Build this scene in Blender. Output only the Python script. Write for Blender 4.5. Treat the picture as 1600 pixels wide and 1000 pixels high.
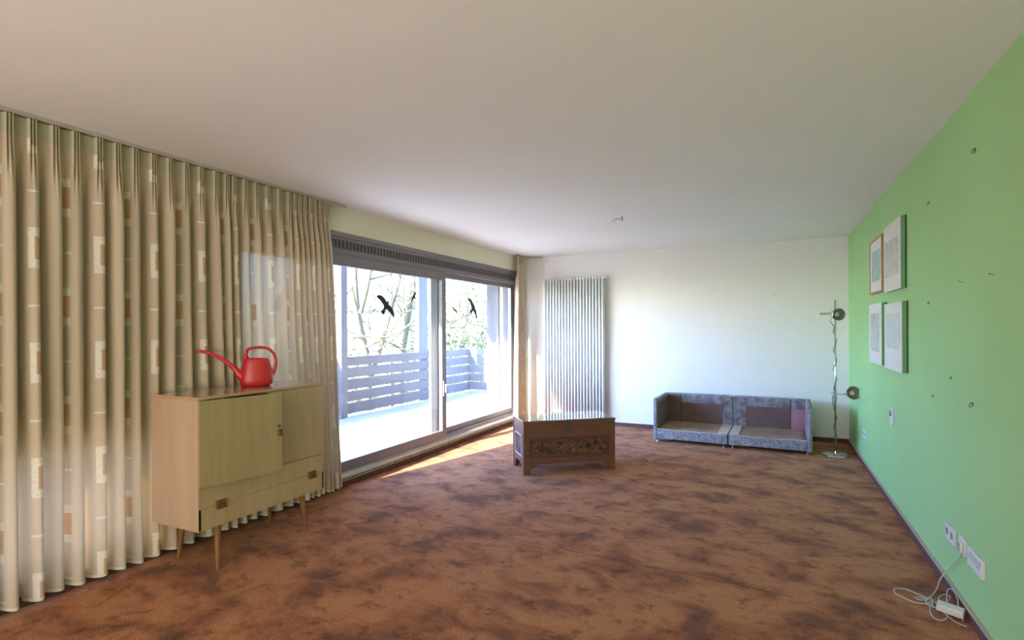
import bpy, bmesh, math, random
from math import sin, cos, pi, radians
from mathutils import Vector, Matrix, noise
random.seed(7)
for o in list(bpy.data.objects): bpy.data.objects.remove(o)
C = bpy.context.scene.collection
SC = bpy.context.scene

# ------------------------------------------------------------ camera
EYE = 1.398
YAW = 0.449415
cam_d = bpy.data.cameras.new('camera'); cam = bpy.data.objects.new('camera', cam_d); C.objects.link(cam)
cam_d.sensor_width = 36; cam_d.sensor_fit = 'HORIZONTAL'; cam_d.lens = 36 * 835.4 / 1600
cam_d.shift_y = 14.4 / 1600
cam_d.clip_start = .05; cam_d.clip_end = 300
cam.matrix_world = Matrix.Translation((0, 0, EYE)) @ Matrix.Rotation(YAW, 4, 'Z') @ Matrix.Rotation(pi / 2, 4, 'X') @ Matrix.Rotation(-0.00488, 4, 'Z')
SC.camera = cam

# ------------------------------------------------------------ light and exposure
SC.view_settings.view_transform = 'Standard'; SC.view_settings.look = 'None'
SC.view_settings.gamma = 1; SC.view_settings.use_curve_mapping = False
SC.view_settings.exposure = 1.5
w = bpy.data.worlds.new('sky'); SC.world = w; w.use_nodes = True
nt = w.node_tree; nt.nodes.clear()
sky = nt.nodes.new('ShaderNodeTexSky'); sky.sky_type = 'NISHITA'; sky.sun_disc = False
sky.sun_elevation = radians(30); sky.sun_rotation = radians(200); sky.air_density = 1.0; sky.dust_density = .6; sky.ozone_density = 2.0
bg = nt.nodes.new('ShaderNodeBackground'); bg.inputs['Strength'].default_value = 1.08
wo = nt.nodes.new('ShaderNodeOutputWorld')
tn = nt.nodes.new('ShaderNodeMix'); tn.data_type = 'RGBA'; tn.blend_type = 'MULTIPLY'; tn.inputs[0].default_value = 1; tn.inputs[7].default_value = (.74, .93, 1.36, 1)
nt.links.new(sky.outputs[0], tn.inputs[6]); nt.links.new(tn.outputs[2], bg.inputs[0]); nt.links.new(bg.outputs[0], wo.inputs[0])

def lamp(name, kind, energy, color, loc, target_dir, **k):
    d = bpy.data.lights.new(name, kind); d.energy = energy; d.color = color
    for a, b in k.items(): setattr(d, a, b)
    o = bpy.data.objects.new(name, d); C.objects.link(o); o.location = loc
    o.rotation_euler = Vector(target_dir).to_track_quat('-Z', 'Y').to_euler()
    return o
SUN_DIR = (.225, .973, -.40)
lamp('sun', 'SUN', 21.0, (1, .92, .80), (-10, -20, 15), SUN_DIR, angle=radians(.6))
# added soft fill light behind the camera, no lamp stands there
lamp('room_fill', 'AREA', 52, (1, .945, .90), (-1.3, -2.6, .9), (0, .75, .65), shape='RECTANGLE', size=3.4, size_y=1.5)

# ------------------------------------------------------------ node helpers
def mat(name):
    m = bpy.data.materials.new(name); m.use_nodes = True; m.node_tree.nodes.clear()
    n = m.node_tree.nodes; out = n.new('ShaderNodeOutputMaterial')
    return m, n, m.node_tree.links, out
def node(n, t, **k):
    x = n.new(t)
    for a, b in k.items():
        if a in x.inputs.keys(): x.inputs[a].default_value = b
        else: setattr(x, a, b)
    return x
def ramp(n, stops):
    r = n.new('ShaderNodeValToRGB'); e = r.color_ramp.elements
    while len(e) < len(stops): e.new(.5)
    for i, (p, c) in enumerate(stops): e[i].position = p; e[i].color = (*c, 1) if len(c) == 3 else c
    return r
def plain(name, col, rough=.6, metal=0, var=.08, scale=8, bump=0, bscale=60, coat=0, spec=.5, sx=1, sy=1, sz=1, trans=None):
    """noise-varied principled surface in object space"""
    m, n, l, out = mat(name)
    p = node(n, 'ShaderNodeBsdfPrincipled', Roughness=rough, Metallic=metal)
    p.inputs['Coat Weight'].default_value = coat; p.inputs['Specular IOR Level'].default_value = spec
    tc = n.new('ShaderNodeTexCoord'); mp = n.new('ShaderNodeMapping'); mp.inputs['Scale'].default_value = (sx, sy, sz)
    l.new(tc.outputs['Object'], mp.inputs[0])
    no = node(n, 'ShaderNodeTexNoise', Scale=scale, Detail=5.0); l.new(mp.outputs[0], no.inputs['Vector'])
    a = tuple(max(0, c * (1 - var)) for c in col); b = tuple(min(1, c * (1 + var)) for c in col)
    r = ramp(n, [(.3, a), (.7, b)]); l.new(no.outputs['Fac'], r.inputs[0]); l.new(r.outputs[0], p.inputs['Base Color'])
    if bump:
        nb = node(n, 'ShaderNodeTexNoise', Scale=bscale, Detail=4.0); l.new(mp.outputs[0], nb.inputs['Vector'])
        bp = node(n, 'ShaderNodeBump', Strength=bump, Distance=.005); l.new(nb.outputs['Fac'], bp.inputs['Height']); l.new(bp.outputs[0], p.inputs['Normal'])
    l.new(p.outputs[0], out.inputs[0])
    return m

M = {}
M['ceiling'] = plain('ceiling_paint', (.84, .815, .80), .9, var=.015, scale=1.2, bump=.15, bscale=180)
M['back_paint'] = plain('white_wall_paint', (.79, .765, .74), .85, var=.02, scale=1.5, bump=.2, bscale=150)
M['cream_paint'] = plain('cream_wall_paint', (.80, .74, .56), .85, var=.02, scale=2, bump=.2, bscale=150)
M['green_paint'] = plain('green_wall_paint', (.37, .62, .26), .75, var=.035, scale=1.4, bump=.25, bscale=140)
M['baseboard'] = plain('brown_carpet_edging', (.12, .052, .042), .9, var=.25, scale=30, bump=.4)
M['strip'] = plain('pale_edge_strip', (.5, .42, .36), .6, var=.1)
M['frame'] = plain('grey_brown_aluminium', (.235, .205, .21), .38, metal=.35, var=.04, scale=3)
M['frame_dark'] = plain('dark_slot', (.03, .028, .03), .6)
M['frame_pale'] = plain('pale_grey_aluminium', (.48, .48, .5), .35, metal=.3, var=.04, scale=3)
M['sill'] = plain('cream_sill_board', (.66, .58, .47), .5, var=.08, scale=6)
M['sill_tile'] = plain('worn_sill_edge', (.38, .34, .28), .6, var=.25, scale=18)
M['deck'] = plain('balcony_paving', (.48, .45, .43), .8, var=.08, scale=9, bump=.3)
M['slat'] = plain('grey_painted_slat', (.15, .135, .145), .7, var=.06, scale=5)
M['post'] = plain('pale_painted_post', (.14, .14, .15), .6, var=.04)
M['side_wall'] = plain('outer_grey_panel', (.09, .082, .095), .7, var=.05)
M['side_wall_light'] = plain('outer_pale_panel', (.28, .28, .29), .7, var=.05)
M['chrome'] = plain('chrome', (.75, .76, .76), .14, metal=1, var=.04, scale=20)
M['alu_matt'] = plain('brushed_lamp_metal', (.62, .6, .56), .3, metal=1, var=.06, scale=30)
M['lamp_inner'] = plain('lamp_reflector', (.40, .40, .30), .5, metal=.3, var=.05)
M['black'] = plain('black_plastic', (.02, .02, .022), .5)
M['cord_grey'] = plain('grey_cord', (.12, .13, .13), .55)
M['cord_white'] = plain('pale_cord', (.50, .52, .47), .5, var=.06)
M['white_plastic'] = plain('white_plastic', (.72, .72, .72), .4, var=.02)
M['grey_plastic'] = plain('grey_plastic', (.3, .31, .3), .5, var=.03)
M['red'] = plain('red_plastic', (.62, .022, .03), .34, var=.05, scale=14, bump=.15, bscale=90, spec=.6)
M['red_dark'] = plain('dark_red_tip', (.16, .01, .015), .5)
M['radiator'] = plain('radiator_enamel', (.80, .81, .82), .55, var=.02)
M['print_paper'] = plain('print_paper', (.74, .72, .66), .6, var=.02)
M['pic_oak'] = plain('oak_frame', (.46, .29, .13), .5, var=.15, scale=20, sz=.3)
M['pic_acrylic'] = plain('green_grey_box_edge', (.16, .38, .17), .15, var=.05)
M['backing'] = plain('dark_backing', (.04, .05, .04), .7)
M['leg_wood'] = plain('teak_leg', (.27, .13, .045), .4, var=.2, scale=25, sz=.15)
M['handle_wood'] = plain('dark_wood_pull', (.20, .075, .035), .35, var=.2, scale=40)
M['crack'] = plain('dark_gap', (.03, .025, .02), .8)
M['bird'] = plain('black_bird_sticker', (.018, .018, .02), .6)

def wood(name, a, b, rough=.35, axis='Z', scale=5, dist=2.2, fine=60, coat=.15):
    m, n, l, out = mat(name)
    p = node(n, 'ShaderNodeBsdfPrincipled', Roughness=rough); p.inputs['Coat Weight'].default_value = coat; p.inputs['Coat Roughness'].default_value = .2
    tc = n.new('ShaderNodeTexCoord'); mp = n.new('ShaderNodeMapping')
    sc = {'X': (.08, 1, 1), 'Y': (1, .08, 1), 'Z': (1, 1, .08)}[axis]; mp.inputs['Scale'].default_value = sc
    l.new(tc.outputs['Object'], mp.inputs[0])
    n1 = node(n, 'ShaderNodeTexNoise', Scale=scale, Detail=6.0, Distortion=dist); l.new(mp.outputs[0], n1.inputs['Vector'])
    n2 = node(n, 'ShaderNodeTexNoise', Scale=fine, Detail=3.0); l.new(mp.outputs[0], n2.inputs['Vector'])
    mx = node(n, 'ShaderNodeMath', operation='MULTIPLY_ADD'); mx.inputs[1].default_value = .45
    l.new(n2.outputs['Fac'], mx.inputs[0]); l.new(n1.outputs['Fac'], mx.inputs[2])
    r = ramp(n, [(.45, a), (.95, b)]); l.new(mx.outputs[0], r.inputs[0]); l.new(r.outputs[0], p.inputs['Base Color'])
    l.new(p.outputs[0], out.inputs[0]); return m
M['cab_wood'] = wood('pale_veneer', (.48, .345, .18), (.60, .45, .26), axis='Z')
M['cab_side'] = wood('pinkish_veneer', (.50, .34, .21), (.62, .44, .29), axis='Z')
M['cab_top'] = wood('glossy_cabinet_top', (.50, .29, .15), (.62, .40, .23), rough=.16, axis='Y', coat=.6)
M['cab_door'] = wood('olive_veneer', (.34, .26, .125), (.44, .345, .18), axis='Z')
M['chest_wood'] = wood('camphor_wood', (.125, .05, .034), (.20, .088, .055), rough=.42, axis='X', scale=8)
M['chest_side'] = wood('camphor_wood_end', (.13, .055, .037), (.21, .09, .06), rough=.42, axis='Y', scale=8)

def carved(name):
    m, n, l, out = mat(name)
    p = node(n, 'ShaderNodeBsdfPrincipled', Roughness=.5)
    tc = n.new('ShaderNodeTexCoord')
    v = node(n, 'ShaderNodeTexNoise', Scale=11.0, Detail=3.0, Distortion=2.5); l.new(tc.outputs['Object'], v.inputs['Vector'])
    r = ramp(n, [(.40, (.03, .012, .01)), (.5, (.13, .055, .036)), (.62, (.2, .09, .055))]); l.new(v.outputs['Fac'], r.inputs[0])
    b = node(n, 'ShaderNodeBump', Strength=1.0, Distance=.02); l.new(v.outputs['Fac'], b.inputs['Height']); l.new(b.outputs[0], p.inputs['Normal'])
    l.new(r.outputs[0], p.inputs['Base Color']); l.new(p.outputs[0], out.inputs[0]); return m
M['carved'] = carved('carved_camphor')

def carpet():
    m, n, l, out = mat('rust_brown_carpet')
    p = node(n, 'ShaderNodeBsdfPrincipled', Roughness=.95); p.inputs['Specular IOR Level'].default_value = .15
    p.inputs['Sheen Weight'].default_value = .25; p.inputs['Sheen Roughness'].default_value = .5; p.inputs['Sheen Tint'].default_value = (.9, .6, .4, 1)
    tc = n.new('ShaderNodeTexCoord')
    mp = n.new('ShaderNodeMapping'); mp.inputs['Rotation'].default_value = (0, 0, .5); mp.inputs['Scale'].default_value = (1, 1.3, 1)
    l.new(tc.outputs['Object'], mp.inputs[0])
    big = node(n, 'ShaderNodeTexNoise', Scale=2.9, Detail=9.0, Roughness=.60, Distortion=.35); l.new(mp.outputs[0], big.inputs['Vector'])
    med = node(n, 'ShaderNodeTexNoise', Scale=8.0, Detail=8.0, Roughness=.66, Distortion=.3); l.new(mp.outputs[0], med.inputs['Vector'])
    fine = node(n, 'ShaderNodeTexNoise', Scale=130.0, Detail=3.0); l.new(tc.outputs['Object'], fine.inputs['Vector'])
    r1 = ramp(n, [(.38, (.22, .080, .048)), (.43, (.37, .127, .056)), (.50, (.49, .180, .078)), (.55, (.58, .24, .108))]); l.new(big.outputs['Fac'], r1.inputs[0])
    r2 = ramp(n, [(.38, (.52, .48, .48)), (.43, (.88, .84, .84)), (.52, (1.0, 1.0, 1.0))]); l.new(med.outputs['Fac'], r2.inputs[0])
    r3 = ramp(n, [(.36, (.60, .58, .58)), (.62, (1, 1, 1))]); l.new(fine.outputs['Fac'], r3.inputs[0])
    m1 = node(n, 'ShaderNodeMix', data_type='RGBA', blend_type='MULTIPLY'); m1.inputs[0].default_value = 1
    l.new(r1.outputs[0], m1.inputs[6]); l.new(r2.outputs[0], m1.inputs[7])
    m2 = node(n, 'ShaderNodeMix', data_type='RGBA', blend_type='MULTIPLY'); m2.inputs[0].default_value = 1
    l.new(m1.outputs[2], m2.inputs[6]); l.new(r3.outputs[0], m2.inputs[7]); l.new(m2.outputs[2], p.inputs['Base Color'])
    b1 = node(n, 'ShaderNodeBump', Strength=.5, Distance=.012); l.new(fine.outputs['Fac'], b1.inputs['Height'])
    b2 = node(n, 'ShaderNodeBump', Strength=.5, Distance=.03); l.new(med.outputs['Fac'], b2.inputs['Height']); l.new(b1.outputs[0], b2.inputs['Normal'])
    l.new(b2.outputs[0], p.inputs['Normal']); l.new(p.outputs[0], out.inputs[0]); return m
M['carpet'] = carpet()

def glass(name, tint=(.93, .96, .96), power=5):
    m, n, l, out = mat(name)
    t = node(n, 'ShaderNodeBsdfTransparent'); t.inputs[0].default_value = (*tint, 1)
    g = node(n, 'ShaderNodeBsdfGlossy', Roughness=.01); g.inputs[0].default_value = (1, 1, 1, 1)
    lw = node(n, 'ShaderNodeLayerWeight', Blend=.5); mx = n.new('ShaderNodeMixShader')
    pw = node(n, 'ShaderNodeMath', operation='POWER'); pw.inputs[1].default_value = power; l.new(lw.outputs['Facing'], pw.inputs[0])
    ma = node(n, 'ShaderNodeMath', operation='MULTIPLY_ADD'); ma.inputs[1].default_value = .9; ma.inputs[2].default_value = .04; l.new(pw.outputs[0], ma.inputs[0])
    l.new(ma.outputs[0], mx.inputs[0]); l.new(t.outputs[0], mx.inputs[1]); l.new(g.outputs[0], mx.inputs[2]); l.new(mx.outputs[0], out.inputs[0]); return m
M['glass'] = glass('window_glass')
M['glass_top'] = glass('table_glass', (.93, .96, .95), 2.6)

def fabric_patch(name, a, b, scale=7, rough=.9, bump=.3):
    m, n, l, out = mat(name)
    p = node(n, 'ShaderNodeBsdfPrincipled', Roughness=rough); p.inputs['Sheen Weight'].default_value = .04
    tc = n.new('ShaderNodeTexCoord')
    no = node(n, 'ShaderNodeTexNoise', Scale=scale, Detail=7.0, Roughness=.65, Distortion=.6); l.new(tc.outputs['Object'], no.inputs['Vector'])
    r = ramp(n, [(.38, a), (.62, b)]); l.new(no.outputs['Fac'], r.inputs[0]); l.new(r.outputs[0], p.inputs['Base Color'])
    bb = node(n, 'ShaderNodeBump', Strength=bump, Distance=.01); l.new(no.outputs['Fac'], bb.inputs['Height']); l.new(bb.outputs[0], p.inputs['Normal'])
    l.new(p.outputs[0], out.inputs[0]); return m
M['sofa_velvet'] = fabric_patch('worn_grey_velvet', (.15, .145, .175), (.34, .335, .37), 22)
M['sofa_edge'] = fabric_patch('worn_velvet_border', (.11, .095, .105), (.27, .245, .27), 14)
M['sofa_brown'] = fabric_patch('brown_inner_panel', (.125, .072, .066), (.155, .09, .082), 3)
M['sofa_pink'] = fabric_patch('pink_inner_panel', (.29, .15, .17), (.36, .19, .21), 3)
M['sofa_deck'] = fabric_patch('tan_seat_lining', (.24, .145, .09), (.33, .215, .14), 5)
M['sofa_pale'] = fabric_patch('pale_seat_edge', (.42, .37, .32), (.56, .5, .45), 10)

def curtain_mat():
    m, n, l, out = mat('beige_sheer_curtain')
    uv = n.new('ShaderNodeUVMap'); sp = n.new('ShaderNodeSeparateXYZ'); l.new(uv.outputs[0], sp.inputs[0])
    def mth(op, a, b=None, c=None):
        x = node(n, 'ShaderNodeMath', operation=op)
        for i, v in enumerate((a, b, c)):
            if v is None: continue
            if isinstance(v, (int, float)): x.inputs[i].default_value = v
            else: l.new(v, x.inputs[i])
        return x.outputs[0]
    u, v = sp.outputs[0], sp.outputs[1]
    k = mth('DIVIDE', mth('SUBTRACT', u, 1.04), 1.5)
    kr = mth('ROUND', k)
    du = mth('SUBTRACT', k, kr)                      # -0.5..0.5, column at 0
    par = mth('MODULO', mth('ABSOLUTE', kr), 2.0)
    vv = mth('ADD', v, mth('MULTIPLY', par, .29))
    fv = mth('FRACT', mth('DIVIDE', mth('ADD', vv, .05), .58))
    def band(x, a, b): return mth('MULTIPLY', mth('GREATER_THAN', x, a), mth('LESS_THAN', x, b))
    col = band(du, -.155, .155)
    rect = mth('MULTIPLY', col, band(fv, .05, .40))
    inner = mth('MULTIPLY', band(du, -.06, .16), band(fv, .125, .325))
    dash = mth('MULTIPLY', band(du, -.165, .165), band(fv, .71, .73))
    white = mth('MAXIMUM', mth('MULTIPLY', rect, mth('SUBTRACT', 1.0, inner)), dash)
    peach = mth('MULTIPLY', inner, rect)
    # patchy stitching
    no = node(n, 'ShaderNodeTexNoise', Scale=60.0, Detail=3.0); l.new(uv.outputs[0], no.inputs['Vector'])
    rr = ramp(n, [(.35, (.35, .35, .35)), (.6, (1, 1, 1))]); l.new(no.outputs['Fac'], rr.inputs[0])
    white = mth('MULTIPLY', white, rr.outputs[0])
    head = mth('GREATER_THAN', v, 2.375); hem = mth('LESS_THAN', v, .055)
    def mixc(f, a, b):
        x = node(n, 'ShaderNodeMix', data_type='RGBA'); l.new(f, x.inputs[0])
        for i, q in ((6, a), (7, b)):
            if isinstance(q, tuple): x.inputs[i].default_value = (*q, 1)
            else: l.new(q, x.inputs[i])
        return x.outputs[2]
    c = mixc(white, (.68, .57, .44), (.92, .88, .8))
    c = mixc(peach, c, (.66, .46, .29))
    c = mixc(head, c, (.60, .55, .42))
    c = mixc(hem, c, (.8, .76, .68))
    ct = mixc(peach, (.72, .53, .33), (.80, .46, .24))
    dif = node(n, 'ShaderNodeBsdfDiffuse', Roughness=.8); l.new(c, dif.inputs[0])
    trl = node(n, 'ShaderNodeBsdfTranslucent'); l.new(ct, trl.inputs[0])
    trp = node(n, 'ShaderNodeBsdfTransparent'); trp.inputs[0].default_value = (1, .97, .92, 1)
    m1 = n.new('ShaderNodeMixShader'); m1.inputs[0].default_value = .10
    l.new(dif.outputs[0], m1.inputs[1]); l.new(trl.outputs[0], m1.inputs[2])
    m2 = n.new('ShaderNodeMixShader')
    f = mth('SUBTRACT', .01, mth('MULTIPLY', mth('MAXIMUM', mth('MAXIMUM', white, peach), head), .01))
    l.new(f, m2.inputs[0]); l.new(m1.outputs[0], m2.inputs[1]); l.new(trp.outputs[0], m2.inputs[2])
    l.new(m2.outputs[0], out.inputs[0]); return m
M['curtain'] = curtain_mat()

def art(name, kind):
    m, n, l, out = mat(name)
    p = node(n, 'ShaderNodeBsdfPrincipled', Roughness=.25)
    tc = n.new('ShaderNodeTexCoord'); mp = n.new('ShaderNodeMapping')
    mp.inputs['Location'].default_value = (kind * 3.1, kind * 1.7, kind); mp.inputs['Scale'].default_value = (1, 1, 2.2)
    l.new(tc.outputs['Object'], mp.inputs[0])
    no = node(n, 'ShaderNodeTexNoise', Scale=7.0 + kind, Detail=7.0, Roughness=.6, Distortion=1.0); l.new(mp.outputs[0], no.inputs['Vector'])
    cols = {0: [(.3, (.22, .38, .40)), (.5, (.32, .50, .50)), (.68, (.46, .58, .54))],
            1: [(.34, (.44, .44, .37)), (.5, (.58, .57, .49)), (.66, (.66, .63, .55))],
            2: [(.34, (.36, .42, .42)), (.5, (.5, .56, .54)), (.66, (.6, .64, .61))],
            3: [(.34, (.5, .56, .56)), (.5, (.60, .65, .63)), (.66, (.66, .69, .66))]}[kind]
    r = ramp(n, cols); l.new(no.outputs['Fac'], r.inputs[0]); l.new(r.outputs[0], p.inputs['Base Color']); l.new(p.outputs[0], out.inputs[0]); return m

# ------------------------------------------------------------ mesh helpers
class MB:
    def __init__(s): s.v = []; s.f = []; s.mi = []; s.cur = 0
    def add(s, vs, fs):
        b = len(s.v); s.v += [tuple(x) for x in vs]; s.f += [tuple(b + i for i in f) for f in fs]; s.mi += [s.cur] * len(fs); return s
    def box(s, x0, x1, y0, y1, z0, z1):
        x0, x1 = sorted((x0, x1)); y0, y1 = sorted((y0, y1)); z0, z1 = sorted((z0, z1))
        return s.add([(x0, y0, z0), (x1, y0, z0), (x1, y1, z0), (x0, y1, z0), (x0, y0, z1), (x1, y0, z1), (x1, y1, z1), (x0, y1, z1)],
                     [(0, 3, 2, 1), (4, 5, 6, 7), (0, 1, 5, 4), (1, 2, 6, 5), (2, 3, 7, 6), (3, 0, 4, 7)])
    def prism(s, pts, axis, a, b):
        """polygon pts (2D) extruded along axis from a to b"""
        def P(p, t): return {'X': (t, p[0], p[1]), 'Y': (p[0], t, p[1]), 'Z': (p[0], p[1], t)}[axis]
        n = len(pts)
        return s.add([P(p, a) for p in pts] + [P(p, b) for p in pts],
                     [tuple(range(n))[::-1], tuple(range(n, 2 * n))] + [(i, (i + 1) % n, n + (i + 1) % n, n + i) for i in range(n)])
    def tube(s, pts, r, n=10, caps=True):
        pts = [Vector(p) for p in pts]; rs = r if isinstance(r, (list, tuple)) else [r] * len(pts)
        vs, fs = [], []; up = None
        for i, p in enumerate(pts):
            d = (pts[min(i + 1, len(pts) - 1)] - pts[max(i - 1, 0)]).normalized()
            if up is None:
                up = d.orthogonal().normalized()
            up = (up - d * up.dot(d))
            up = up.normalized() if up.length > 1e-6 else d.orthogonal().normalized()
            q = d.cross(up)
            for k in range(n):
                a = 2 * pi * k / n; vs.append(p + (up * cos(a) + q * sin(a)) * rs[i])
        for i in range(len(pts) - 1):
            for k in range(n):
                fs.append((i * n + k, i * n + (k + 1) % n, (i + 1) * n + (k + 1) % n, (i + 1) * n + k))
        if caps: fs += [tuple(range(n))[::-1], tuple((len(pts) - 1) * n + k for k in range(n))]
        return s.add(vs, fs)
    def lathe(s, prof, n=32, center=(0, 0, 0), axis=None, closed=False):
        """prof: (r, h) revolved about +Z or axis vector through center"""
        ax = Vector(axis or (0, 0, 1)).normalized(); u = ax.orthogonal().normalized(); q = ax.cross(u); c = Vector(center)
        vs = [c + ax * h + (u * cos(2 * pi * k / n) + q * sin(2 * pi * k / n)) * r for r, h in prof for k in range(n)]
        m = len(prof); fs = [(i * n + k, i * n + (k + 1) % n, (i + 1) * n + (k + 1) % n, (i + 1) * n + k) for i in range(m - 1) for k in range(n)]
        if closed: fs += [tuple(range(n))[::-1], tuple((m - 1) * n + k for k in range(n))]
        return s.add(vs, fs)
    def build(s, name, m, parent=None, bevel=0, smooth=False, seg=2, loc=None, rz=0, sub=0, weld=False):
        me = bpy.data.meshes.new(name); me.from_pydata(s.v, [], s.f)
        ms = m if isinstance(m, list) else [m]
        for x in ms: me.materials.append(x)
        if len(ms) > 1: me.polygons.foreach_set('material_index', s.mi)
        bm = bmesh.new(); bm.from_mesh(me)
        if weld: bmesh.ops.remove_doubles(bm, verts=bm.verts, dist=1e-5)
        bmesh.ops.recalc_face_normals(bm, faces=bm.faces); bm.to_mesh(me); bm.free()
        if smooth: me.polygons.foreach_set('use_smooth', [True] * len(me.polygons))
        me.update()
        o = bpy.data.objects.new(name, me); C.objects.link(o)
        if loc: o.location = loc
        o.rotation_euler.z = rz
        if parent: o.parent = parent
        if bevel:
            b = o.modifiers.new('bevel', 'BEVEL'); b.width = bevel; b.segments = seg; b.limit_method = 'ANGLE'; b.angle_limit = radians(40)
        if sub:
            q = o.modifiers.new('sub', 'SUBSURF'); q.levels = q.render_levels = sub
        return o
def struct(o): o['kind'] = 'structure'; return o
def tag(o, label, cat, group=None, kind=None):
    o['label'] = label; o['category'] = cat
    if group: o['group'] = group
    if kind: o['kind'] = kind
    return o
def empty(name, loc, rz=0, parent=None):
    o = bpy.data.objects.new(name, None); C.objects.link(o); o.location = loc; o.rotation_euler.z = rz; o.empty_display_size = .1
    if parent: o.parent = parent
    return o
def catmull(pts, k=8, closed=False):
    P = [Vector(p) for p in pts]; out = []; n = len(P)
    for i in range(n - 1):
        a, b, c, d = P[max(i - 1, 0)], P[i], P[i + 1], P[min(i + 2, n - 1)]
        for j in range(k):
            t = j / k
            out.append(.5 * ((2 * b) + (c - a) * t + (2 * a - 5 * b + 4 * c - d) * t * t + (3 * b - a - 3 * c + d) * t ** 3))
    out.append(P[-1]); return out

# ------------------------------------------------------------ room shell
LX, RX, BY, NY, H = -3.43, .8575, 7.566, -4.2, 2.5
struct(MB().box(LX - .2, RX + .2, NY - .1, BY + .2, -.1, 0).build('floor', M['carpet']))
struct(MB().box(LX - .2, RX + .2, NY - .1, BY + .2, H, H + .15).build('ceiling', M['ceiling']))
struct(MB().box(RX, RX + .15, NY, BY, 0, H).build('wall_right', M['green_paint']))
struct(MB().box(LX - .2, RX + .15, BY, BY + .15, 0, H).build('wall_back', M['back_paint']))
WY0, WY1, WZ0, WZ1 = 2.55, 7.39, .085, 2.27       # sliding door opening
VY0, VY1, VZ0, VZ1 = -.2, 2.0, .12, .85          # unseen window, sized for the glow low in the curtain
wl = MB()
wl.box(LX - .16, LX, NY, VY0, 0, H); wl.box(LX - .16, LX, VY1, WY0, 0, H); wl.box(LX - .16, LX, WY1, BY, 0, H)
wl.box(LX - .16, LX, VY0, VY1, 0, VZ0); wl.box(LX - .16, LX, VY0, VY1, VZ1, H)
wl.box(LX - .16, LX, WY0, WY1, WZ1, H); wl.box(LX - .16, LX, WY0, WY1, 0, WZ0)
struct(wl.build('wall_left', M['cream_paint']))
wf = MB(); wf.box(LX - .16, RX + .15, NY - .12, NY, 0, H)
struct(wf.build('wall_front', M['back_paint']))

# baseboards
struct(MB().box(RX - .014, RX, NY, BY - .014, 0, .052).build('baseboard_right', M['baseboard']))
struct(MB().box(RX - .018, RX, NY, BY, .052, .060).build('trim_1', M['strip']))
struct(MB().box(LX, RX, BY - .014, BY, 0, .055).build('baseboard_back', M['baseboard']))
struct(MB().box(LX, LX + .014, NY, BY - .014, 0, .05).build('baseboard_left', M['baseboard']))

# carpet seam: a narrow sunken joint with a raised lip
sm = MB(); pts = [(-2.3, 3.30), (-1.76, 3.235), (-1.1, 3.19), (-.3, 3.16), (.1, 3.13)]
cp = catmull([(x, y, .0008) for x, y in pts], 10)
for a, b in zip(cp[:-1], cp[1:]):
    ww = .0022
    sm.add([(a.x, a.y - ww, .0012), (b.x, b.y - ww, .0012), (b.x, b.y + ww, .0012), (a.x, a.y + ww, .0012), (a.x, a.y - ww, 0), (b.x, b.y - ww, 0), (b.x, b.y + ww, 0), (a.x, a.y + ww, 0)],
           [(0, 1, 2, 3), (0, 4, 5, 1), (3, 2, 6, 7)])
struct(sm.build('trim_2', M['baseboard']))

# ------------------------------------------------------------ sliding balcony door
dr = empty('door_1', (LX, (WY0 + WY1) / 2, 0)); struct(dr)
def dpart(mb, name, m, **k):
    o = mb.build(name, m, **k); o.parent = dr; o.matrix_parent_inverse = Matrix.Translation(dr.location).inverted(); return o
hd = MB(); hd.box(LX - .12, LX + .004, WY0, WY1, 2.225, 2.268); hd.box(LX - .12, LX - .006, WY0, WY1, 2.10, 2.225); hd.box(LX - .12, LX + .004, WY0, WY1, 2.088, 2.104)
hd.box(LX - .12, LX + .001, WY0, WY1, 2.072, 2.088); hd.box(LX - .02, LX + .001, WY0, WY1, 2.200, 2.212)
dpart(hd, 'header', M['frame'], bevel=.002)
sl = MB(); y = WY0 + .05
while y < WY1 - .04:
    sl.box(LX - .0065, LX - .004, y, y + .019, 2.126, 2.196); y += .0475
dpart(sl, 'ventilation_slots', M['frame_dark'])
sf = MB(); y = WY0 + .036
while y < WY1 - .04:
    sf.box(LX - .006, LX - .001, y, y + .008, 2.122, 2.198); y += .0475
sf.box(LX - .006, LX - .001, WY0, WY1, 2.198, 2.202); sf.box(LX - .006, LX - .001, WY0, WY1, 2.119, 2.122)
dpart(sf, 'ventilation_grille', M['frame'])
# outer frame jambs and bottom track
jb = MB(); jb.box(LX - .06, LX, WY0, WY0 + .02, WZ0, 2.08); jb.box(LX - .12, LX, WY1 - .085, WY1, .12, 2.075)
jb.box(LX - .12, LX - .02, WY0, WY1, .10, .155)
dpart(jb, 'outer_frame', M['frame'], bevel=.002)
YM = 5.30
def sash(name, x0, x1, y0, y1, z0, z1, wl_, wr, wt, wb, m):
    s = MB(); s.box(x0, x1, y0, y0 + wl_, z0, z1); s.box(x0, x1, y1 - wr, y1, z0, z1)
    s.box(x0, x1, y0 + wl_, y1 - wr, z1 - wt, z1); s.box(x0, x1, y0 + wl_, y1 - wr, z0, z0 + wb)
    o = dpart(s, name, m, bevel=.003)
    g = MB().box((x0 + x1) / 2 - .004, (x0 + x1) / 2 + .004, y0 + wl_, y1 - wr, z0 + wb, z1 - wt).build('pane', M['glass'])
    g.parent = o
    return o
sash('sliding_sash', LX - .055, LX - .008, WY0 + .02, YM + .04, .13, 2.074, .07, .085, .10, .09, M['frame'])
sash('fixed_sash', LX - .115, LX - .07, YM - .06, WY1 - .08, .13, 2.085, .10, .09, .07, .09, M['frame'])
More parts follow.
